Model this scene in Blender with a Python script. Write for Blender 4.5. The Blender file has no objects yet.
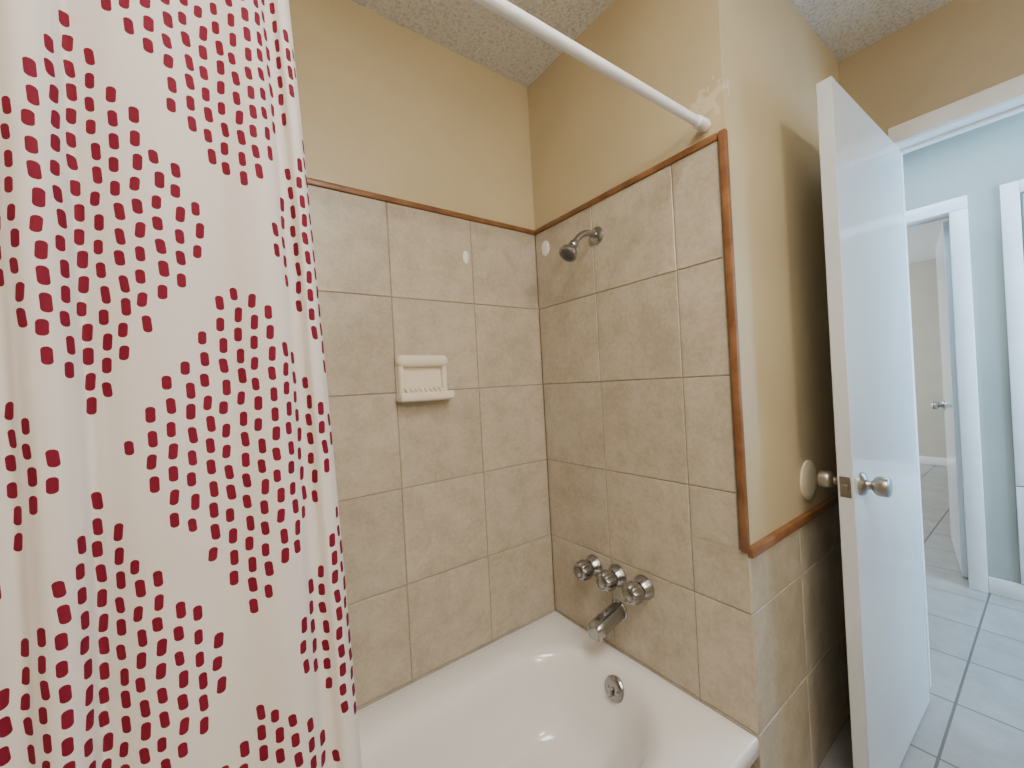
import bpy, bmesh, math, random
from mathutils import Vector, Matrix, Quaternion
random.seed(4)
S=bpy.context.scene
C=S.collection
RIM=.31; T=.305; CEIL=2.44
EY=-.765      # outer face of the wing
DX=.98        # bathroom side of door wall
HX=2.17       # far hall wall

# ------------------------------------------------------------------ node helpers
class N:
    def __init__(s,name):
        s.m=bpy.data.materials.new(name); s.m.use_nodes=True
        s.t=s.m.node_tree; s.t.nodes.clear()
        s.out=s.t.nodes.new('ShaderNodeOutputMaterial')
    def n(s,typ,**kw):
        x=s.t.nodes.new(typ)
        for k,v in kw.items(): setattr(x,k,v)
        return x
    def l(s,a,b): s.t.links.new(a,b)
    def put(s,sock,v):
        if hasattr(v,'node'): s.l(v,sock)
        else: sock.default_value=v
    def math(s,op,a,b=0.,c=None):
        x=s.n('ShaderNodeMath',operation=op); s.put(x.inputs[0],a); s.put(x.inputs[1],b)
        if c is not None: s.put(x.inputs[2],c)
        return x.outputs[0]
    def noise(s,vec,scale,detail=4.,rough=.5,dist=0.):
        x=s.n('ShaderNodeTexNoise'); s.l(vec,x.inputs['Vector'])
        x.inputs['Scale'].default_value=scale; x.inputs['Detail'].default_value=detail
        x.inputs['Roughness'].default_value=rough; x.inputs['Distortion'].default_value=dist
        return x.outputs['Fac']
    def ramp(s,f,stops):
        x=s.n('ShaderNodeValToRGB'); s.l(f,x.inputs[0]); e=x.color_ramp.elements
        while len(e)<len(stops): e.new(.5)
        for i,(p,c) in enumerate(stops):
            e[i].position=p; e[i].color=(*c,1)
        return x.outputs[0]
    def mix(s,f,a,b,mode='MIX'):
        x=s.n('ShaderNodeMix',data_type='RGBA',blend_type=mode)
        s.put(x.inputs[0],f)
        for i,v in ((6,a),(7,b)):
            if hasattr(v,'node'): s.l(v,x.inputs[i])
            else: x.inputs[i].default_value=(*v,1)
        return x.outputs[2]
    def bump(s,h,strength,dist):
        x=s.n('ShaderNodeBump'); x.inputs['Strength'].default_value=strength
        x.inputs['Distance'].default_value=dist; s.l(h,x.inputs['Height']); return x.outputs[0]
    def bsdf(s,col,rough=.5,metal=0.,normal=None,spec=.5,coat=0.):
        x=s.n('ShaderNodeBsdfPrincipled')
        if hasattr(col,'node'): s.l(col,x.inputs['Base Color'])
        else: x.inputs['Base Color'].default_value=(*col,1)
        s.put(x.inputs['Roughness'],rough); x.inputs['Metallic'].default_value=metal
        x.inputs['Specular IOR Level'].default_value=spec
        x.inputs['Coat Weight'].default_value=coat; x.inputs['Coat Roughness'].default_value=.08
        if normal: s.l(normal,x.inputs['Normal'])
        s.l(x.outputs[0],s.out.inputs[0]); return x
    def pos(s): return s.n('ShaderNodeNewGeometry').outputs['Position']

def paint(name,col,rough=.45,bs=.25,patch=.05,spec=.5,chip=None):
    k=N(name); p=k.pos()
    a=k.noise(p,3.,3.); b=k.noise(p,160.,3.,.6); c=k.noise(p,14.,4.,.6)
    dark=tuple(x*(1-patch*1.6) for x in col); lite=tuple(min(1,x*(1+patch)) for x in col)
    cc=k.ramp(a,[(.3,dark),(.7,lite)])
    h=k.math('ADD',b,k.math('MULTIPLY',c,2.))
    if chip:
        d=k.n('ShaderNodeVectorMath',operation='DISTANCE'); k.l(p,d.inputs[0]); d.inputs[1].default_value=chip
        e=k.math('ADD',k.math('MULTIPLY',d.outputs['Value'],-11.),k.math('MULTIPLY',k.noise(p,48.,5.,.6),2.1))
        m=k.math('GREATER_THAN',e,.70)
        cc=k.mix(m,cc,(.66,.56,.40)); h=k.math('SUBTRACT',h,k.math('MULTIPLY',m,1.5))
    k.bsdf(cc,rough,0,k.bump(h,bs,.0025),spec); return k.m
def plain(name,col,rough=.4,metal=0.,spec=.5,coat=0.,var=.04,scale=12.,bs=0.):
    k=N(name); p=k.pos(); a=k.noise(p,scale,3.)
    cc=k.ramp(a,[(.3,tuple(x*(1-var) for x in col)),(.7,tuple(min(1,x*(1+var)) for x in col))])
    nm=k.bump(k.noise(p,90.,2.),bs,.001) if bs else None
    k.bsdf(cc,rough,metal,nm,spec,coat); return k.m

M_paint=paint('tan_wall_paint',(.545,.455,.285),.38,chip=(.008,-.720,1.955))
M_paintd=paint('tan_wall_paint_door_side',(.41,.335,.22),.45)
M_hall=paint('grey_blue_wall_paint',(.345,.37,.335),.5,.12)
M_bed=paint('beige_wall_paint',(.50,.46,.38),.5,.12)
M_white=plain('white_gloss_trim_paint',(.76,.76,.75),.28,bs=.08)
M_door=plain('white_door_paint',(.61,.65,.68),.13,bs=.05,scale=3)
M_plastic=plain('white_enamel_rod',(.86,.86,.87),.25)
M_ceramic=plain('cream_ceramic',(.87,.79,.64),.12,coat=.6)
M_bump=plain('cream_plastic',(.80,.72,.55),.35)
M_caulk=plain('white_caulk',(.88,.87,.83),.45)
M_tub=plain('white_porcelain_enamel',(.90,.88,.865),.12,coat=.5,var=.010,scale=3)

k=N('brushed_chrome'); p=k.pos()
r=k.math('MULTIPLY_ADD',k.noise(p,60.,4.),.16,.14)
k.bsdf((.40,.395,.39),r,1.); M_chrome=k.m
k=N('satin_nickel'); k.bsdf(k.ramp(k.noise(k.pos(),40.),[(.3,(.38,.36,.33)),(.7,(.46,.44,.41))]),.30,1.); M_nickel=k.m
k=N('dark_rubber'); k.bsdf(k.ramp(k.noise(k.pos(),200.),[(.3,(.05,.05,.05)),(.7,(.14,.14,.14))]),.5); M_dark=k.m

# popcorn ceiling
k=N('popcorn_ceiling'); p=k.pos()
v=k.n('ShaderNodeTexVoronoi'); k.l(p,v.inputs['Vector']); v.inputs['Scale'].default_value=130.
n1=k.noise(p,95.,4.,.7); n2=k.noise(p,260.,3.,.6)
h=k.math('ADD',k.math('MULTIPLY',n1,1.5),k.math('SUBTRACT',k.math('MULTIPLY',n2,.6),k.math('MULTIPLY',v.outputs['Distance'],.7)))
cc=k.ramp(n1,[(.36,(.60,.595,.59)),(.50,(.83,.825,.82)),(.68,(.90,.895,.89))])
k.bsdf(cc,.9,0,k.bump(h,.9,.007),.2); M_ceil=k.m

# ceramic wall tile
def tile_mat(name,c1,c2,c3,rough=.32):
    k=N(name); g=k.n('ShaderNodeNewGeometry'); rnd=g.outputs['Random Per Island']
    mp=k.n('ShaderNodeVectorMath',operation='ADD'); k.l(g.outputs['Position'],mp.inputs[0])
    cx=k.n('ShaderNodeCombineXYZ'); k.l(k.math('MULTIPLY',rnd,9.),cx.inputs[0]); k.l(k.math('MULTIPLY',rnd,17.),cx.inputs[2])
    k.l(cx.outputs[0],mp.inputs[1]); p=mp.outputs[0]
    a=k.noise(p,12.,9.,.70,.1); b=k.noise(p,80.,5.,.7); c=k.noise(p,3.2,2.)
    f=k.math('ADD',k.math('MULTIPLY',a,.50),k.math('ADD',k.math('MULTIPLY',b,.30),k.math('MULTIPLY',c,.20)))
    col=k.ramp(f,[(.42,c1),(.50,c2),(.58,c3)])
    col=k.mix(k.math('MULTIPLY',k.math('LESS_THAN',b,.36),.22),col,tuple(x*.78 for x in c1))
    br=k.math('MULTIPLY_ADD',rnd,.08,.95)
    bc=k.n('ShaderNodeCombineColor'); [k.l(br,bc.inputs[i]) for i in range(3)]
    col=k.mix(1.,col,bc.outputs[0],'MULTIPLY')
    k.bsdf(col,k.math('MULTIPLY_ADD',b,.22,rough-.1),0,k.bump(k.math('ADD',a,k.math('MULTIPLY',b,.4)),.30,.003),.5)
    return k.m
M_tile=tile_mat('beige_wall_tile',(.425,.368,.275),(.50,.438,.338),(.565,.505,.405))
k=N('tan_grout'); k.bsdf(k.ramp(k.noise(k.pos(),60.),[(.3,(.30,.245,.18)),(.7,(.42,.355,.27))]),.85); M_grout=k.m

# wood trim
k=N('orange_brown_wood'); p=k.pos()
a=k.noise(p,14.,4.,.5,.5); b=k.noise(p,120.,3.)
f=k.math('ADD',k.math('MULTIPLY',a,.8),k.math('MULTIPLY',b,.2))
k.bsdf(k.ramp(f,[(.36,(.165,.068,.026)),(.5,(.215,.094,.036)),(.66,(.28,.13,.053))]),.35,0,k.bump(f,.1,.001)); M_wood=k.m

# floor tile grid
def floor_mat(name,pitch,ox,oy):
    k=N(name); p=k.pos(); sp=k.n('ShaderNodeSeparateXYZ'); k.l(p,sp.inputs[0])
    u=k.math('DIVIDE',k.math('SUBTRACT',sp.outputs[0],ox),pitch); w=k.math('DIVIDE',k.math('SUBTRACT',sp.outputs[1],oy),pitch)
    fu=k.math('ABSOLUTE',k.math('SUBTRACT',k.math('FRACT',u),.5)); fw=k.math('ABSOLUTE',k.math('SUBTRACT',k.math('FRACT',w),.5))
    m=k.math('GREATER_THAN',k.math('MAXIMUM',fu,fw),.5-.0038/pitch)
    cid=k.n('ShaderNodeCombineXYZ'); k.l(k.math('FLOOR',u),cid.inputs[0]); k.l(k.math('FLOOR',w),cid.inputs[1])
    wn=k.n('ShaderNodeTexWhiteNoise'); k.l(cid.outputs[0],wn.inputs['Vector'])
    a=k.noise(p,9.,6.,.6,.2); b=k.noise(p,50.,3.)
    f=k.math('ADD',k.math('MULTIPLY',a,.8),k.math('MULTIPLY',b,.2))
    col=k.ramp(f,[(.35,(.285,.28,.265)),(.5,(.31,.305,.29)),(.65,(.335,.33,.315))])
    br=k.math('MULTIPLY_ADD',wn.outputs['Value'],.08,.94)
    bc=k.n('ShaderNodeCombineColor'); [k.l(br,bc.inputs[i]) for i in range(3)]
    col=k.mix(1.,col,bc.outputs[0],'MULTIPLY'); col=k.mix(m,col,(.11,.10,.09))
    k.bsdf(col,k.math('MULTIPLY_ADD',m,.5,.20),0,k.bump(k.math('SUBTRACT',k.math('MULTIPLY',f,.3),m),.3,.002)); return k.m
M_floor=floor_mat('beige_floor_tile',.335,.02,-.98)

# curtain fabric
k=N('white_fabric_with_crimson_dashes')
uv=k.n('ShaderNodeUVMap'); uv.uv_map='UVMap'; sp=k.n('ShaderNodeSeparateXYZ'); k.l(uv.outputs[0],sp.inputs[0])
U,V=sp.outputs[0],sp.outputs[1]
DU,DV=.0140,.0208
HU,HV=.118,.207
cu=k.math('DIVIDE',U,DU); ci=k.math('FLOOR',cu)
wc=k.n('ShaderNodeTexWhiteNoise',noise_dimensions='1D'); k.l(ci,wc.inputs['W'])
par=k.math('MULTIPLY',k.math('MODULO',k.math('ABSOLUTE',ci),2.),.5)
off=k.math('ADD',par,k.math('MULTIPLY',wc.outputs['Value'],.40))
cv=k.math('ADD',k.math('DIVIDE',V,DV),off)
ri=k.math('FLOOR',cv)
cid=k.n('ShaderNodeCombineXYZ'); k.l(ci,cid.inputs[0]); k.l(ri,cid.inputs[1])
wn=k.n('ShaderNodeTexWhiteNoise',noise_dimensions='3D'); k.l(cid.outputs[0],wn.inputs['Vector'])
ws=k.n('ShaderNodeSeparateColor'); k.l(wn.outputs['Color'],ws.inputs[0])
r1,r2,r3=ws.outputs[0],ws.outputs[1],ws.outputs[2]
lx=k.math('MULTIPLY',k.math('SUBTRACT',k.math('SUBTRACT',cu,ci),k.math('MULTIPLY_ADD',r1,.26,.37)),DU)
ly=k.math('MULTIPLY',k.math('SUBTRACT',k.math('SUBTRACT',cv,ri),k.math('MULTIPLY_ADD',r2,.10,.45)),DV)
lx=k.math('ADD',lx,k.math('MULTIPLY',ly,k.math('MULTIPLY_ADD',r3,.22,-.11)))
hx=k.math('MULTIPLY_ADD',r2,.0004,.0033); hy=k.math('MULTIPLY_ADD',r1,.0016,.0064); rad=.0032
qx=k.math('MAXIMUM',k.math('SUBTRACT',k.math('ABSOLUTE',lx),k.math('SUBTRACT',hx,rad)),0.)
qy=k.math('MAXIMUM',k.math('SUBTRACT',k.math('ABSOLUTE',ly),k.math('SUBTRACT',hy,rad)),0.)
dd=k.math('SQRT',k.math('ADD',k.math('MULTIPLY',qx,qx),k.math('MULTIPLY',qy,qy)))
dash=k.math('LESS_THAN',dd,rad)
cuc=k.math('DIVIDE',k.math('MULTIPLY',k.math('ADD',ci,.5),DU),HU)
cvc=k.math('DIVIDE',k.math('MULTIPLY',k.math('SUBTRACT',k.math('ADD',ri,.5),off),DV),HV)
def wrap(x): return k.math('ABSOLUTE',k.math('SUBTRACT',x,k.math('MULTIPLY',k.math('ROUND',k.math('MULTIPLY',x,.5)),2.)))
pm=wrap(k.math('ADD',cuc,cvc)); mm=wrap(k.math('SUBTRACT',cuc,cvc))
thr=k.math('MULTIPLY_ADD',r3,.06,.815)
mask=k.math('LESS_THAN',k.math('MAXIMUM',pm,mm),thr)
dash=k.math('MULTIPLY',dash,mask)
weave=k.noise(k.pos(),900.,2.); big=k.noise(k.pos(),7.,3.)
col=k.mix(dash,k.ramp(big,[(.3,(.79,.735,.71)),(.7,(.83,.78,.755))]),(.19,.008,.027))
pb=k.bsdf(col,.75,0,k.bump(k.math('ADD',k.math('MULTIPLY',weave,.15),big),.25,.006),.25)
tr=k.n('ShaderNodeBsdfTranslucent'); k.l(col,tr.inputs[0])
mx=k.n('ShaderNodeMixShader'); mx.inputs[0].default_value=.25; k.l(pb.outputs[0],mx.inputs[1]); k.l(tr.outputs[0],mx.inputs[2])
k.l(mx.outputs[0],k.out.inputs[0]); M_curtain=k.m

# ------------------------------------------------------------------ mesh helpers
def finish(o,parent=None,kind=None,label=None,cat=None,group=None,smooth=None):
    C.objects.link(o)
    if parent is not None:
        o.parent=parent
        o.matrix_parent_inverse=Matrix.Translation(-parent.location) if parent.type=='EMPTY' else Matrix.Identity(4)
    if kind: o['kind']=kind
    if label: o['label']=label
    if cat: o['category']=cat
    if group: o['group']=group
    if smooth is not None and o.type=='MESH':
        for p in o.data.polygons: p.use_smooth=True
        if smooth: o.data.set_sharp_from_angle(angle=math.radians(smooth))
    return o
def mk(name,vs,fs,mats,mi=None,**kw):
    me=bpy.data.meshes.new(name); me.from_pydata([tuple(v) for v in vs],[],fs)
    for m in (mats if isinstance(mats,list) else [mats]): me.materials.append(m)
    if mi: 
        for p,i in zip(me.polygons,mi): p.material_index=i
    me.update(); return finish(bpy.data.objects.new(name,me),**kw)
def empty(name,loc,label,cat,kind=None,group=None):
    o=bpy.data.objects.new(name,None); o.empty_display_size=.05; o.location=loc
    return finish(o,label=label,cat=cat,kind=kind,group=group)
def bm_out(bm,name,mats,**kw):
    bmesh.ops.recalc_face_normals(bm,faces=bm.faces)
    me=bpy.data.meshes.new(name); bm.to_mesh(me); bm.free()
    for m in (mats if isinstance(mats,list) else [mats]): me.materials.append(m)
    return finish(bpy.data.objects.new(name,me),**kw)
def add_box(bm,a,b,bev=0.,seg=2,mi=0):
    lo=[min(x,y) for x,y in zip(a,b)]; hi=[max(x,y) for x,y in zip(a,b)]
    t=bmesh.new(); bmesh.ops.create_cube(t,size=1)
    for v in t.verts: v.co=Vector([lo[i]+(v.co[i]+.5)*(hi[i]-lo[i]) for i in range(3)])
    if bev: bmesh.ops.bevel(t,geom=t.edges[:],offset=bev,segments=seg,profile=.5,affect='EDGES')
    for f in t.faces: f.material_index=mi
    me=bpy.data.meshes.new('t'); t.to_mesh(me); t.free(); bm.from_mesh(me); bpy.data.meshes.remove(me)
def box(name,a,b,mats,bev=0.,seg=2,**kw):
    bm=bmesh.new(); add_box(bm,a,b,bev,seg)
    if bev: kw.setdefault('smooth',40)
    return bm_out(bm,name,mats,**kw)
def frame(d):
    d=Vector(d).normalized(); q=Vector((0,0,1)).rotation_difference(d); return q.to_matrix()
def lathe(name,prof,org,axis,mat,seg=40,lobes=0,amp=0.,**kw):
    R=frame(axis); org=Vector(org); vs=[]; fs=[]
    for j,pr in enumerate(prof):
        r,h=pr[0],pr[1]; am=pr[2] if len(pr)>2 else amp
        for i in range(seg):
            a=2*math.pi*i/seg; rr=r*(1+am*math.cos(lobes*a)) if lobes else r
            vs.append(org+R@Vector((rr*math.cos(a),rr*math.sin(a),h)))
    for j in range(len(prof)-1):
        for i in range(seg):
            a=j*seg+i; b=j*seg+(i+1)%seg; fs.append((a,b,b+seg,a+seg))
    fs.append(tuple(range(seg))[::-1]); fs.append(tuple(range((len(prof)-1)*seg,len(prof)*seg)))
    kw.setdefault('smooth',35); return mk(name,vs,fs,mat,**kw)
def tube(name,pts,rad,mat,seg=24,sub=6,**kw):
    pts=[Vector(p) for p in pts]; P=[];Rr=[]
    if len(pts)>2:
        for i in range(len(pts)-1):
            p0=pts[max(i-1,0)];p1=pts[i];p2=pts[i+1];p3=pts[min(i+2,len(pts)-1)]
            for s in range(sub):
                t=s/sub; P.append(.5*((2*p1)+(p2-p0)*t+(2*p0-5*p1+4*p2-p3)*t*t+(3*p1-p0-3*p2+p3)*t**3))
                Rr.append(rad[i]*(1-t)+rad[i+1]*t)
        P.append(pts[-1]);Rr.append(rad[-1])
    else: P=pts;Rr=list(rad)
    vs=[];fs=[];n=len(P); up=None
    for j in range(n):
        d=(P[min(j+1,n-1)]-P[max(j-1,0)]).normalized()
        if up is None: up=Vector((0,0,1)) if abs(d.z)<.9 else Vector((0,1,0))
        x=(up-d*up.dot(d)).normalized(); y=d.cross(x); up=x
        for i in range(seg):
            a=2*math.pi*i/seg; vs.append(P[j]+(x*math.cos(a)+y*math.sin(a))*Rr[j])
    for j in range(n-1):
        for i in range(seg):
            a=j*seg+i;b=j*seg+(i+1)%seg; fs.append((a,b,b+seg,a+seg))
    fs.append(tuple(range(seg))[::-1]); fs.append(tuple(range((n-1)*seg,n*seg)))
    kw.setdefault('smooth',40); return mk(name,vs,fs,mat,**kw)

def add_tile(bm,o,u,v,nrm,u0,u1,v0,v1,h=.004,gap=.0017,ch=.0014,mi=1):
    u0+=gap;u1-=gap;v0+=gap;v1-=gap
    if u1-u0<.006 or v1-v0<.006: return
    L=[]
    for (iu,hh) in ((0,0),(0,h-ch),(ch,h)):
        L.append([bm.verts.new(o+u*a+v*b+nrm*hh) for a,b in ((u0+iu,v0+iu),(u1-iu,v0+iu),(u1-iu,v1-iu),(u0+iu,v1-iu))])
    for j in range(2):
        for i in range(4):
            f=bm.faces.new((L[j][i],L[j][(i+1)%4],L[j+1][(i+1)%4],L[j+1][i])); f.material_index=mi
    f=bm.faces.new(L[2]); f.material_index=mi
def cuts(a,b,first,p):
    r=[a];x=first
    while x<b-1e-4:
        if x>a+1e-4: r.append(x)
        x+=p
    r.append(b); return r
X,Y,Z=Vector((1,0,0)),Vector((0,1,0)),Vector((0,0,1))

# ------------------------------------------------------------------ walls with tile
GR=.0028
TOP=1.835
bm=bmesh.new()
add_box(bm,(-1.62,.008,0),(.098,.12,CEIL),mi=0)
add_box(bm,(-1.52,GR,.25),(0.0,.0085,TOP),mi=2)
xs=cuts(0,1.52,T,T); zs=cuts(.27,TOP,RIM,T)
for i in range(len(xs)-1):
    for j in range(len(zs)-1):
        add_tile(bm,Vector((0,GR,0)),-X,Z,-Y,xs[i],xs[i+1],zs[j],zs[j+1],h=GR)
bm_out(bm,'wall_back',[M_paint,M_tile,M_grout],kind='structure',label='tan painted wall with beige ceramic tile above the tub')
bm=bmesh.new()
add_box(bm,(.008,EY+.006,0),(.1,.008,CEIL),mi=0)
add_box(bm,(GR,-.742,.25),(.0085,0.0,TOP),mi=2)
add_box(bm,(GR,EY+.004,0),(.0085,-.740,.775),mi=2)
ys=cuts(0,.742,T,T)
for i in range(len(ys)-1):
    for j in range(len(zs)-1):
        y1=ys[i+1]
        if y1>.74 and zs[j]<.7:
            y1=-EY
        o_=Vector((GR,0,0))
        if y1>.76 and zs[j+1]>.775:
            add_tile(bm,o_,-Y,Z,-X,ys[i],y1,zs[j],.775,h=GR); add_tile(bm,o_,-Y,Z,-X,ys[i],.742,.772,zs[j+1],h=GR); continue
        add_tile(bm,o_,-Y,Z,-X,ys[i],y1,zs[j],zs[j+1],h=GR)
bm_out(bm,'wall_faucet',[M_paint,M_tile,M_grout],kind='structure',label='tan painted wall with beige tile behind the faucet')
bm=bmesh.new()
add_box(bm,(.1,EY+.006,0),(DX,EY+.11,CEIL),mi=0)
add_box(bm,(.004,EY+GR,0),(DX,EY+.0065,.772),mi=2)
xs=cuts(0,DX,.325,T)
zz=[0.005,.31,.615,.760]
for i in range(len(xs)-1):
    for j in range(len(zz)-1):
        add_tile(bm,Vector((0,EY+GR,0)),X,Z,-Y,xs[i],xs[i+1],zz[j],zz[j+1],h=GR)
bm_out(bm,'wall_wing',[M_paint,M_tile,M_grout],kind='structure',label='tan painted wall with beige tile wainscot')
OY0,OY1,OZ=-.903,-1.66,2.035
bm=bmesh.new()
add_box(bm,(DX,OY0+.02,0),(DX+.11,1.3,CEIL),mi=0)
add_box(bm,(DX,-2.5,0),(DX+.11,OY1-.02,CEIL),mi=0)
add_box(bm,(DX,OY1-.02,OZ+.02),(DX+.11,OY0+.02,CEIL),mi=0)
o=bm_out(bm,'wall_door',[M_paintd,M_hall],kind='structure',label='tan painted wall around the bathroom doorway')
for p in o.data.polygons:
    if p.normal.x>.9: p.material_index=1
box('wall_left',(-1.62,-2.5,0),(-1.52,.008,CEIL),M_paint,kind='structure',label='tan painted wall')
box('wall_front',(-1.62,-2.6,0),(DX+.11,-2.5,CEIL),M_paint,kind='structure',label='tan painted wall')
HO0,HO1=-.908,-.15
bm=bmesh.new()
add_box(bm,(HX,HO1+.02,0),(HX+.11,1.3,CEIL)); add_box(bm,(HX,-2.6,0),(HX+.11,HO0-.02,CEIL)); add_box(bm,(HX,HO0-.02,2.05),(HX+.11,HO1+.02,CEIL))
bm_out(bm,'wall_hall',M_hall,kind='structure',label='grey blue painted hallway wall')
box('wall_hall_end',(DX+.11,1.2,0),(HX,1.3,CEIL),M_hall,kind='structure',label='grey blue painted hallway wall')
box('wall_hall_entry',(DX+.11,-2.6,0),(HX,-2.5,CEIL),M_hall,kind='structure',label='grey blue painted hallway wall')
box('wall_bedroom_far',(5.8,-2.6,0),(5.9,2.0,CEIL),M_bed,kind='structure',label='pale painted bedroom wall')
box('wall_bedroom_side',(HX+.11,2.0,0),(5.9,2.1,CEIL),M_bed,kind='structure',label='pale painted bedroom wall')
box('wall_bedroom_entry',(HX+.11,-2.7,0),(5.9,-2.6,CEIL),M_bed,kind='structure',label='pale painted bedroom wall')
box('floor',(-1.62,-2.7,-.08),(5.9,2.1,0),M_floor,kind='structure',label='beige ceramic tile floor')
box('ceiling',(-1.62,-2.7,CEIL),(5.9,2.1,CEIL+.08),M_ceil,kind='structure',label='white popcorn textured ceiling')

# wood trims
def trim(n,a,b,mat=M_wood,bev=.0035,lab='orange brown wood edge trim',**kw): return box('trim_%d'%n,a,b,mat,bev=bev,kind='structure',label=lab,**kw)
trim(1,(-1.52,-.007,TOP-.003),(-.008,.009,TOP+.016))
trim(2,(-.007,-.744,TOP-.003),(.009,.008,TOP+.016))
trim(3,(-.007,EY-.001,.772),(.009,-.746,TOP+.016))
trim(4,(.0,EY-.010,.760),(DX,EY+.007,.786))
CW=.068
trim(5,(DX-.016,OY1-CW,OZ),(DX,OY0+.008,OZ+.062),M_white,lab='white door head casing')
trim(6,(DX-.016,OY0,0),(DX,OY0+.05,OZ-.001),M_white,lab='white door side casing')
trim(7,(DX-.016,OY1-CW,0),(DX,OY1,OZ-.001),M_white,lab='white door side casing')
def jamb(n,x0,x1,y0,y1,z,flip=1):
    bm=bmesh.new()
    add_box(bm,(x0,y0,0),(x1,y0+.02,z),.001,1); add_box(bm,(x0,y1-.02,0),(x1,y1,z),.001,1); add_box(bm,(x0,y1-.02,z),(x1,y0+.02,z+.02),.001,1)
    xm=(x0+x1)/2+.01
    add_box(bm,(xm,y0-.010,0),(xm+.03,y0,z),.002,1); add_box(bm,(xm,y1,0),(xm+.03,y1+.010,z),.002,1); add_box(bm,(xm,y1,z-.010),(xm+.03,y0,z),.002,1)
    return bm_out(bm,'trim_%d'%n,M_white,kind='structure',label='white door jamb with stop strip',smooth=40)
jamb(8,DX,DX+.11,OY0,OY1,OZ)
trim(9,(DX+.11,OY0,0),(DX+.126,OY0+CW,OZ+CW),M_white,lab='white door side casing')
trim(10,(DX+.11,OY1-CW,OZ),(DX+.126,OY0,OZ+CW),M_white,lab='white door head casing')
jamb(11,HX,HX+.11,HO1,HO0,2.03)
trim(12,(HX-.016,HO0-CW,0),(HX,HO0,2.03),M_white,lab='white door side casing')
trim(13,(HX-.016,HO1,0),(HX,HO1+CW,2.03),M_white,lab='white door side casing')
trim(14,(HX-.016,HO0-CW,2.031),(HX,HO1+CW,2.03+CW),M_white,lab='white door head casing')
def base(n,a,b): return box(n,a,b,M_white,bev=.003,kind='structure',label='white painted baseboard')
base('baseboard_hall',(HX-.014,-2.5,0),(HX,HO0-CW-.001,.085))
base('baseboard_hall_near',(DX+.11,OY0+CW+.001,0),(DX+.124,1.2,.085))
base('baseboard_bedroom',(5.786,-2.6,0),(5.8,2.0,.09))

# linen closet in the hall wall
cl=empty('linen_closet',(HX,-1.45,0),'white framed linen closet with painted door and lower panel','closet')
y0,y1=-1.085,-1.80
bm=bmesh.new()
add_box(bm,(HX-.018,y0-.062,.585),(HX,y0,2.10),.003); add_box(bm,(HX-.018,y1,.585),(HX,y1+.062,2.10),.003)
add_box(bm,(HX-.018,y1+.062,2.04),(HX,y0-.062,2.10),.003); add_box(bm,(HX-.018,y1+.062,.585),(HX,y0-.062,.64),.003)
bm_out(bm,'frame',M_white,parent=cl,smooth=40)
dr=box('door',(HX-.012,y1+.07,.648),(HX-.001,y0-.07,2.032),M_hall,bev=.002,parent=cl,label='grey blue flat door')
bm=bmesh.new()
add_box(bm,(HX-.02,y1,.09),(HX,y0,.58),.004)
add_box(bm,(HX-.028,y1+.04,.14),(HX-.02,y0-.05,.53),.003)
bm_out(bm,'panel',M_white,parent=cl,label='white lower panel',smooth=40)

# ------------------------------------------------------------------ bathtub
tub=empty('bathtub',(-.76,-.38,0),'white enamel built-in bathtub with rounded basin','bathtub')
def rr(x0,x1,y0,y1,r,z,na=14,ns=8):
    r=min(r,(x1-x0)/2-.001,(y1-y0)/2-.001); pts=[]
    cs=[(x1-r,y1-r,0),(x0+r,y1-r,90),(x0+r,y0+r,180),(x1-r,y0+r,270)]
    for ci,(cx,cy,a0) in enumerate(cs):
        arc=[(cx+r*math.cos(math.radians(a0+90*i/na)),cy+r*math.sin(math.radians(a0+90*i/na))) for i in range(na+1)]
        nx,ny,na0=cs[(ci+1)%4]; nxt=(nx+r*math.cos(math.radians(na0)),ny+r*math.sin(math.radians(na0)))
        pts+=arc
        e=arc[-1]
        for i in range(1,ns): pts.append((e[0]+(nxt[0]-e[0])*i/ns,e[1]+(nxt[1]-e[1])*i/ns))
    return [Vector((a,b,z)) for a,b in pts]
ox0,ox1,oy0,oy1=-1.518,-.002,EY,-.002
L=[rr(ox0,ox1,oy0+.03,oy1,.004,0),rr(ox0,ox1,oy0+.022,oy1,.004,.24),rr(ox0,ox1,oy0+.001,oy1,.004,.262),rr(ox0,ox1,oy0,oy1,.004,.300),
   rr(ox0+.002,ox1-.002,oy0+.002,oy1-.002,.005,.3065),rr(ox0+.008,ox1-.008,oy0+.008,oy1-.008,.008,.3095),
   rr(-1.42,-.060,-.672,-.086,.27,.3095),rr(-1.405,-.068,-.656,-.102,.265,.3070),rr(-1.39,-.077,-.640,-.118,.257,.300),
   rr(-1.375,-.085,-.624,-.133,.245,.289),rr(-1.36,-.092,-.610,-.145,.232,.272),
   rr(-1.34,-.101,-.597,-.155,.22,.245),rr(-1.31,-.116,-.582,-.166,.207,.19),
   rr(-1.27,-.136,-.566,-.178,.193,.14),rr(-1.23,-.160,-.550,-.192,.178,.10),rr(-1.19,-.195,-.527,-.213,.155,.076),
   rr(-1.15,-.25,-.49,-.25,.118,.064),rr(-1.08,-.34,-.44,-.305,.065,.060)]
vs=[v for l in L for v in l]; n=len(L[0]); fs=[]
for j in range(len(L)-1):
    for i in range(n):
        a=j*n+i;b=j*n+(i+1)%n; fs.append((a,b,b+n,a+n))
fs.append(tuple(range((len(L)-1)*n,len(L)*n)))
mk('basin',vs,fs,M_tub,parent=tub,smooth=50)
oa=Vector((-1,0,.26)).normalized(); oc=Vector((-.101,-.384,.258))
ov=lathe('overflow_plate',[(.036,-.008),(.037,.002),(.034,.006),(.024,.009),(.008,.010),(.0005,.010)],oc,oa,M_chrome,parent=tub,label='chrome overflow plate')
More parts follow.
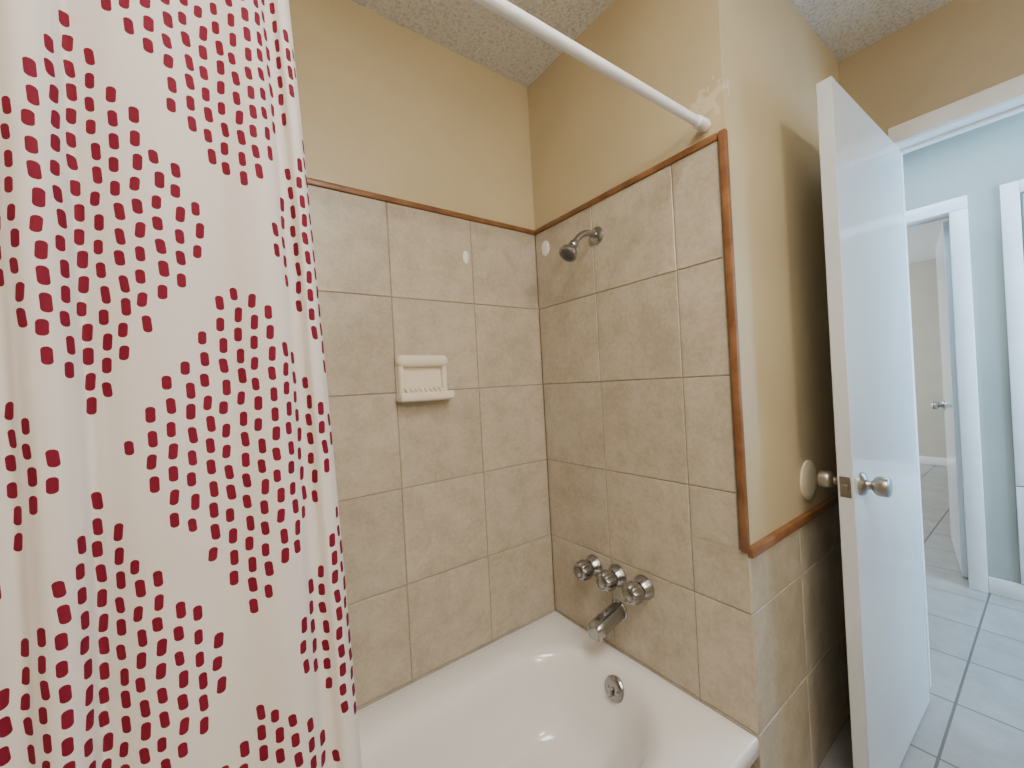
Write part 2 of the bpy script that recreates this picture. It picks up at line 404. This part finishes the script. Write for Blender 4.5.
tube('trip_lever',[oc+oa*.008,oc+oa*.016,oc+oa*.020+Vector((0,0,-.012)),oc+oa*.022+Vector((0,0,-.020))],[.005,.0045,.0045,.005],M_chrome,seg=14,parent=ov)
for s in (-1,1): lathe('screw',[(.004,.006),(.004,.010),(.001,.0115)],oc+Vector((0,s*.018,0)),oa,M_chrome,seg=12,parent=ov)
dn=lathe('drain',[(.036,-.001),(.036,.003),(.028,.005),(.026,.002),(.0005,.002)],(-.40,-.37,.0605),(0,0,1),M_chrome,parent=tub,label='chrome drain')

# ------------------------------------------------------------------ valves, spout, shower
def handle(y,z):
    e=empty('faucet_handle',(0,y,z),'chunky fluted chrome valve handle on beige tile','faucet handle',group='tub valve handles')
    lathe('escutcheon',[(.038,-.002),(.038,.003),(.036,.008),(.032,.016),(.028,.024),(.025,.028)],(0,y,z),(-1,0,0),M_chrome,parent=e)
    lathe('stem',[(.018,.022),(.018,.038)],(0,y,z),(-1,0,0),M_chrome,seg=24,parent=e)
    lathe('knob',[(.021,.032,0),(.027,.034,.03),(.0310,.038,.06),(.0315,.046,.075),(.0305,.064,.075),(.0290,.074,.065),(.0255,.080,.03),(.019,.081,0),(.018,.078,0),(.0005,.078,0)],(0,y,z),(-1,0,0),M_chrome,seg=120,lobes=10,parent=e,smooth=60)
    lathe('index_button',[(.0165,.076),(.016,.082),(.010,.085),(.0005,.086)],(0,y,z),(-1,0,0),M_nickel,seg=24,parent=e)
ZV=.565
for yy in (-.230,-.335,-.440): handle(yy,ZV)
sp_=empty('tub_spout',(0,-.335,.44),'chrome tub spout on the tiled wall','tub spout')
lathe('flange',[(.034,-.002),(.034,.004),(.031,.008)],(0,-.335,.447),(-1,0,0),M_chrome,parent=sp_)
def spout():
    secs=[(0,.449,.026,.026,2.4),(-.02,.446,.0265,.0265,2.8),(-.06,.438,.027,.0265,3.0),(-.100,.430,.027,.0265,3.2),(-.126,.4245,.0265,.026,3.2),(-.133,.423,.022,.021,3.0)]
    vs=[];fs=[];seg=40
    for (x,z,w,h,p) in secs:
        for i in range(seg):
            a=2*math.pi*i/seg; c,s=math.cos(a),math.sin(a)
            yy=math.copysign(abs(c)**(2/p),c)*w; zz_=math.copysign(abs(s)**(2/p),s)*h
            vs.append((x,-.335+yy,z+zz_))
    for j in range(len(secs)-1):
        for i in range(seg):
            a=j*seg+i;b=j*seg+(i+1)%seg; fs.append((a,b,b+seg,a+seg))
    fs.append(tuple(range((len(secs)-1)*seg,len(secs)*seg)))
    mk('spout',vs,fs,M_chrome,parent=sp_,smooth=45)
spout()
lathe('outlet',[(.019,0),(.018,.006),(.015,.006),(.013,.001),(.0005,.001)],(-.108,-.335,.403),(0,0,-1),M_chrome,seg=28,parent=sp_)
sh=empty('shower_fixture',(0,-.325,1.723),'chrome shower head on a bent arm above the tub','shower')
lathe('flange',[(.030,-.001),(.030,.004),(.024,.009),(.013,.012)],(0,-.325,1.723),(-1,0,0),M_chrome,parent=sh)
tube('arm',[(0,-.325,1.723),(-.035,-.325,1.726),(-.075,-.325,1.714),(-.112,-.325,1.680)],[.0105]*4,M_chrome,parent=sh)
ax=Vector((-.62,0,-.78)).normalized(); c0=Vector((-.108,-.325,1.684))
hd=lathe('shower_head',[(.012,0),(.015,.006),(.015,.018),(.013,.022),(.020,.034),(.028,.044),(.031,.054),(.030,.060),(.026,.061)],c0,ax,M_chrome,parent=sh)
lathe('spray_face',[(.026,.0575),(.024,.0625),(.012,.0655),(.0005,.066)],c0,ax,M_dark,parent=hd,label='dark rubber spray face')

def oval(name,c,nrm,w,h,th,mat,lab,cat,**kw):
    vs=[];fs=[];seg=32
    side=Vector((0,0,1)).cross(Vector(nrm)); 
    for (s,d) in ((1,-.0005),(1,th*.5),(.85,th*.9),(.5,th),(.02,th)):
        for i in range(seg):
            a=2*math.pi*i/seg; vs.append(Vector(c)+side*math.cos(a)*w/2*s+Vector((0,0,1))*math.sin(a)*h/2*s+Vector(nrm)*d)
    for j in range(4):
        for i in range(seg):
            a=j*seg+i;b=j*seg+(i+1)%seg;fs.append((a,b,b+seg,a+seg))
    fs.append(tuple(range(4*seg,5*seg)))
    return mk(name,vs,fs,mat,label=lab,cat=cat,smooth=50,**kw)
oval('screw_cover',(0,-.060,1.760),(-1,0,0),.046,.060,.005,M_caulk,'white oval cover stuck on wall tile near the corner','cover')
oval('screw_cover',(-.33,0,1.696),(0,-1,0),.024,.046,.003,M_caulk,'small white oval patch stuck on wall tile','cover')
oval('wall_bumper',(.43,EY+.006,.879),(0,-1,0),.125,.125,.010,M_bump,'round cream door bumper on the painted wall','bumper')

# soap dish
sd=empty('soap_dish',(-.52,0,1.27),'cream ceramic wall soap dish set into the tile','soap dish')
bm=bmesh.new()
cx=-.526; w2=.086
add_box(bm,(cx-w2,-.012,1.205),(cx+w2,.003,1.338),.006,3)
add_box(bm,(cx-w2-.003,-.038,1.304),(cx+w2+.003,.002,1.344),.0175,7)
add_box(bm,(cx-w2+.002,-.030,1.207),(cx-w2+.020,.001,1.33),.009,5); add_box(bm,(cx+w2-.020,-.030,1.207),(cx+w2-.002,.001,1.33),.009,5)
bm_out(bm,'body',M_ceramic,parent=sd,smooth=50)
bm=bmesh.new()
add_box(bm,(cx-w2-.006,-.056,1.194),(cx+w2+.006,.0,1.218),.011,5)
add_box(bm,(cx-w2-.006,-.062,1.196),(cx+w2+.006,-.044,1.224),.0085,5)
for i in range(8):
    x0=cx-.062+i*.0165
    t=bmesh.new(); bmesh.ops.create_cube(t,size=1)
    for v in t.verts:
        fy=v.co.y+.5; v.co=Vector((x0+(v.co.x+.5)*.008,-.050+fy*.042,(1.210 if v.co.z<0 else 1.222+fy*.022)))
    bmesh.ops.bevel(t,geom=t.edges[:],offset=.002,segments=2,profile=.5,affect='EDGES')
    me=bpy.data.meshes.new('t'); t.to_mesh(me); t.free(); bm.from_mesh(me); bpy.data.meshes.remove(me)
bm_out(bm,'tray',M_ceramic,parent=sd,smooth=50)

# shower rod
rod=empty('shower_rod',(-.7,-.70,1.87),'white tension shower curtain rod across the tub','curtain rod')
pA=Vector((-.0,-.712,1.886)); pB=Vector((-1.52,-.692,1.868)); dv=(pB-pA).normalized()
tube('pole',[pA+dv*.005,pA+dv*.95],[.0114,.0114],M_plastic,parent=rod)
tube('sleeve',[pA+dv*.94,pB-dv*.01],[.0126,.0126],M_plastic,parent=rod)
lathe('end_cap',[(.0155,-.001),(.0165,.004),(.0160,.012),(.0150,.034),(.0140,.040),(.0118,.042)],pA,dv,M_plastic,parent=rod)
lathe('end_cap',[(.016,-.001),(.017,.004),(.0165,.012),(.0160,.034),(.0150,.045),(.0130,.047)],pB,-dv,M_plastic,parent=rod)

# ------------------------------------------------------------------ curtain
ctrl=[(-.966,-.752),(-.973,-.763),(-.982,-.766),(-.990,-.758),(-.998,-.758),(-1.007,-.769),(-1.020,-.775),(-1.036,-.773),(-1.057,-.767),(-1.080,-.767),(-1.105,-.771),(-1.130,-.769),(-1.150,-.761),(-1.160,-.758),(-1.166,-.768),(-1.174,-.776),(-1.185,-.777),(-1.195,-.770),(-1.205,-.763),(-1.222,-.775),(-1.24,-.79),(-1.262,-.77),(-1.28,-.765),(-1.30,-.79),(-1.33,-.80),(-1.36,-.77),(-1.38,-.75),(-1.41,-.77),(-1.44,-.80),(-1.47,-.78),(-1.49,-.76)]
pts=[Vector((a,b)) for a,b in ctrl]; path=[]
for i in range(len(pts)-1):
    p0=pts[max(i-1,0)];p1=pts[i];p2=pts[i+1];p3=pts[min(i+2,len(pts)-1)]
    for s in range(14):
        t=s/14; path.append(.5*((2*p1)+(p2-p0)*t+(2*p0-5*p1+4*p2-p3)*t*t+(3*p1-p0-3*p2+p3)*t**3))
path.append(pts[-1])
arc=[0.]
for i in range(1,len(path)): arc.append(arc[-1]+(path[i]-path[i-1]).length)
NZ=70; zb,zt=.10,1.835; vs=[];uvs=[]
for j in range(NZ+1):
    z=zb+(zt-zb)*j/NZ
    low=min(1,max(0,(.75-z)/.35)); low=low*low*(3-2*low)
    for i,p in enumerate(path):
        w=max(0,1-arc[i]/.14)
        sh_=(1.233-z)*.036*w + .002*math.sin(z*5+arc[i]*9)*(1 if arc[i]>.05 else arc[i]/.05)
        top=max(0,(z-1.3)/.54); yy=p.y+top*top*(-.718-p.y)*.55
        yy+=.003*math.sin(z*4.1+arc[i]*17)
        yy=yy*(1-low)+(-.80+(yy+.77)*.6)*low
        vs.append(Vector((p.x+sh_,yy,z))); uvs.append((arc[i],z))
n=len(path); fs=[(j*n+i,j*n+i+1,(j+1)*n+i+1,(j+1)*n+i) for j in range(NZ) for i in range(n-1)]
ia=min(range(n),key=lambda i:abs(path[i].x+1.158) if i<14*14 else 9)
ua=arc[ia]
cur=mk('shower_curtain',vs,fs,M_curtain,label='white shower curtain with crimson dash diamond pattern',cat='shower curtain',smooth=0)
uvl=cur.data.uv_layers.new(name='UVMap')
for l in cur.data.loops:
    a,b=uvs[l.vertex_index]; uvl.data[l.index].uv=(ua-a+10*HU*2,b-1.395+10*HV*2)
for i in range(8):
    xx=-.98-.068*i; c=pA+dv*((xx-pA.x)/dv.x); pt=[]
    for a in range(24):
        t=2*math.pi*a/24; pt.append(c+Vector((0,math.cos(t)*.020,math.sin(t)*.026-.010)))
    seg=8;vv=[];ff=[]
    for a in range(24):
        d=(pt[(a+1)%24]-pt[a-1]).normalized(); x=Vector((1,0,0)); y=d.cross(x)
        for b in range(seg):
            q=2*math.pi*b/seg; vv.append(pt[a]+(x*math.cos(q)+y*math.sin(q))*.0018)
    for a in range(24):
        for b in range(seg): ff.append((a*seg+b,a*seg+(b+1)%seg,((a+1)%24)*seg+(b+1)%seg,((a+1)%24)*seg+b))
    mk('ring',vv,ff,M_chrome,parent=cur,smooth=0)

# ------------------------------------------------------------------ doors
def door_leaf(name,hinge,ang,width,th,height,kz,lab,side=1):
    Mx=Matrix.Translation(Vector(hinge))@Matrix.Rotation(ang,4,'Z')
    def xf(o):
        o.data.transform(Mx); return o
    bm=bmesh.new(); add_box(bm,(0,0,.008),(width,th,height),.0015,1)
    leaf=bm_out(bm,name,M_door,kind='structure',label=lab,smooth=40); xf(leaf)
    kx=width-.062
    ro=Mx.to_3x3(); lo,hi=min(0,th),max(0,th)
    for s,y in ((-1,lo),(1,hi)):
        c=Mx@Vector((kx,y,kz)); a=ro@Vector((0,s,0))
        lathe('door_knob',[(.032,-.001),(.032,.004),(.028,.009),(.016,.013),(.0125,.018),(.0125,.024),(.022,.029),(.0265,.036),(.027,.052),(.025,.058),(.020,.060),(.0005,.0605)],c,a,M_nickel,parent=leaf,label='satin nickel door knob')
    bm=bmesh.new(); add_box(bm,(width-.001,th/2-.0125,kz-.028),(width+.0015,th/2+.0125,kz+.028),.0005,1)
    add_box(bm,(width,th/2-.007,kz-.007),(width+.010,th/2+.006,kz+.007),.002,2)
    lp=bm_out(bm,'latch_plate',M_nickel,parent=leaf,label='satin nickel latch plate',smooth=40); xf(lp)
    for hz in (.2,1.02,1.83):
        lathe('hinge',[(.006,-.045),(.006,.045)],Mx@Vector((-.004,lo-.002,hz)),(0,0,1),M_nickel,seg=14,parent=leaf)
    return leaf
a=math.atan2(.015,-.69)
door_leaf('door_1',(.958,-.925,0),a,.674,-.035,2.006,.908,'white flat bathroom door standing open')
hx,hy=HX+.12,HO0+.004
a=math.atan2(.118,.68)
door_leaf('door_2',(hx,hy,0),a,.70,.035,2.02,.93,'white flat bedroom door standing open')

# ------------------------------------------------------------------ lights
vl=empty('vanity_light',(-.75,-2.49,2.05),'chrome vanity light bar with round bulbs','light fixture')
box('back_plate',(-1.05,-2.5,2.0),(-.55,-2.47,2.10),M_chrome,bev=.006,parent=vl)
k=N('warm_bulb_glow'); e=k.n('ShaderNodeEmission'); e.inputs[0].default_value=(1,.93,.83,1); e.inputs[1].default_value=140.; k.l(e.outputs[0],k.out.inputs[0]); M_em=k.m
for i in range(3):
    x=-.94+.14*i
    lathe('socket',[(.022,0),(.022,.03)],(x,-2.472,2.05),(0,1,0),M_chrome,parent=vl)
    R=.055; prof=[(max(.0005,R*math.sin(math.pi*j/16)),R-R*math.cos(math.pi*j/16)) for j in range(17)]
    lathe('bulb',prof,(x,-2.444,2.05),(0,1,0),M_em,seg=24,parent=vl,smooth=0)
def area(name,loc,rot,size,energy,col,sy=None):
    l=bpy.data.lights.new(name,'AREA'); l.energy=energy; l.color=col; l.size=size
    if sy: l.shape='RECTANGLE'; l.size_y=sy
    o=bpy.data.objects.new(name,l); o.location=loc; o.rotation_euler=rot; C.objects.link(o); return o
area('hall_daylight',(1.63,-2.3,1.5),(math.radians(90),0,0),.9,92,(.42,.69,1.),1.6)
area('hall_fill',(1.63,-.9,2.42),(0,0,0),.5,12,(.60,.80,1.))  # added cool fill just under the hall ceiling, not a real fixture
area('bedroom_daylight',(4.2,1.9,1.4),(math.radians(-90),0,0),2.4,130,(.84,.92,1.),1.6)
area('bath_fill',(-.75,-1.45,2.42),(0,0,0),.6,22,(1,.96,.91))  # overhead fill added to brighten the bathroom and soften shadows, no real fixture

w=bpy.data.worlds.new('w'); S.world=w; w.use_nodes=True
w.node_tree.nodes['Background'].inputs[0].default_value=(.7,.8,1,1); w.node_tree.nodes['Background'].inputs[1].default_value=.3

# ------------------------------------------------------------------ camera
cd=bpy.data.cameras.new('camera'); co=bpy.data.objects.new('camera',cd); C.objects.link(co)
yaw,pitch,roll,f=.6296,.0004,-.0542,403.14
F=Vector((math.sin(yaw)*math.cos(pitch),math.cos(yaw)*math.cos(pitch),math.sin(pitch)))
R=Vector((math.cos(yaw),-math.sin(yaw),0)); Uu=R.cross(F)
R2=R*math.cos(roll)+Uu*math.sin(roll); U2=-R*math.sin(roll)+Uu*math.cos(roll)
m=Matrix((R2,U2,-F)).transposed().to_4x4(); m.translation=Vector((-1.067,-1.251,.923+RIM))
co.matrix_world=m; cd.sensor_width=36.; cd.sensor_fit='HORIZONTAL'; cd.lens=36.*f/1024; cd.clip_start=.02
S.camera=co
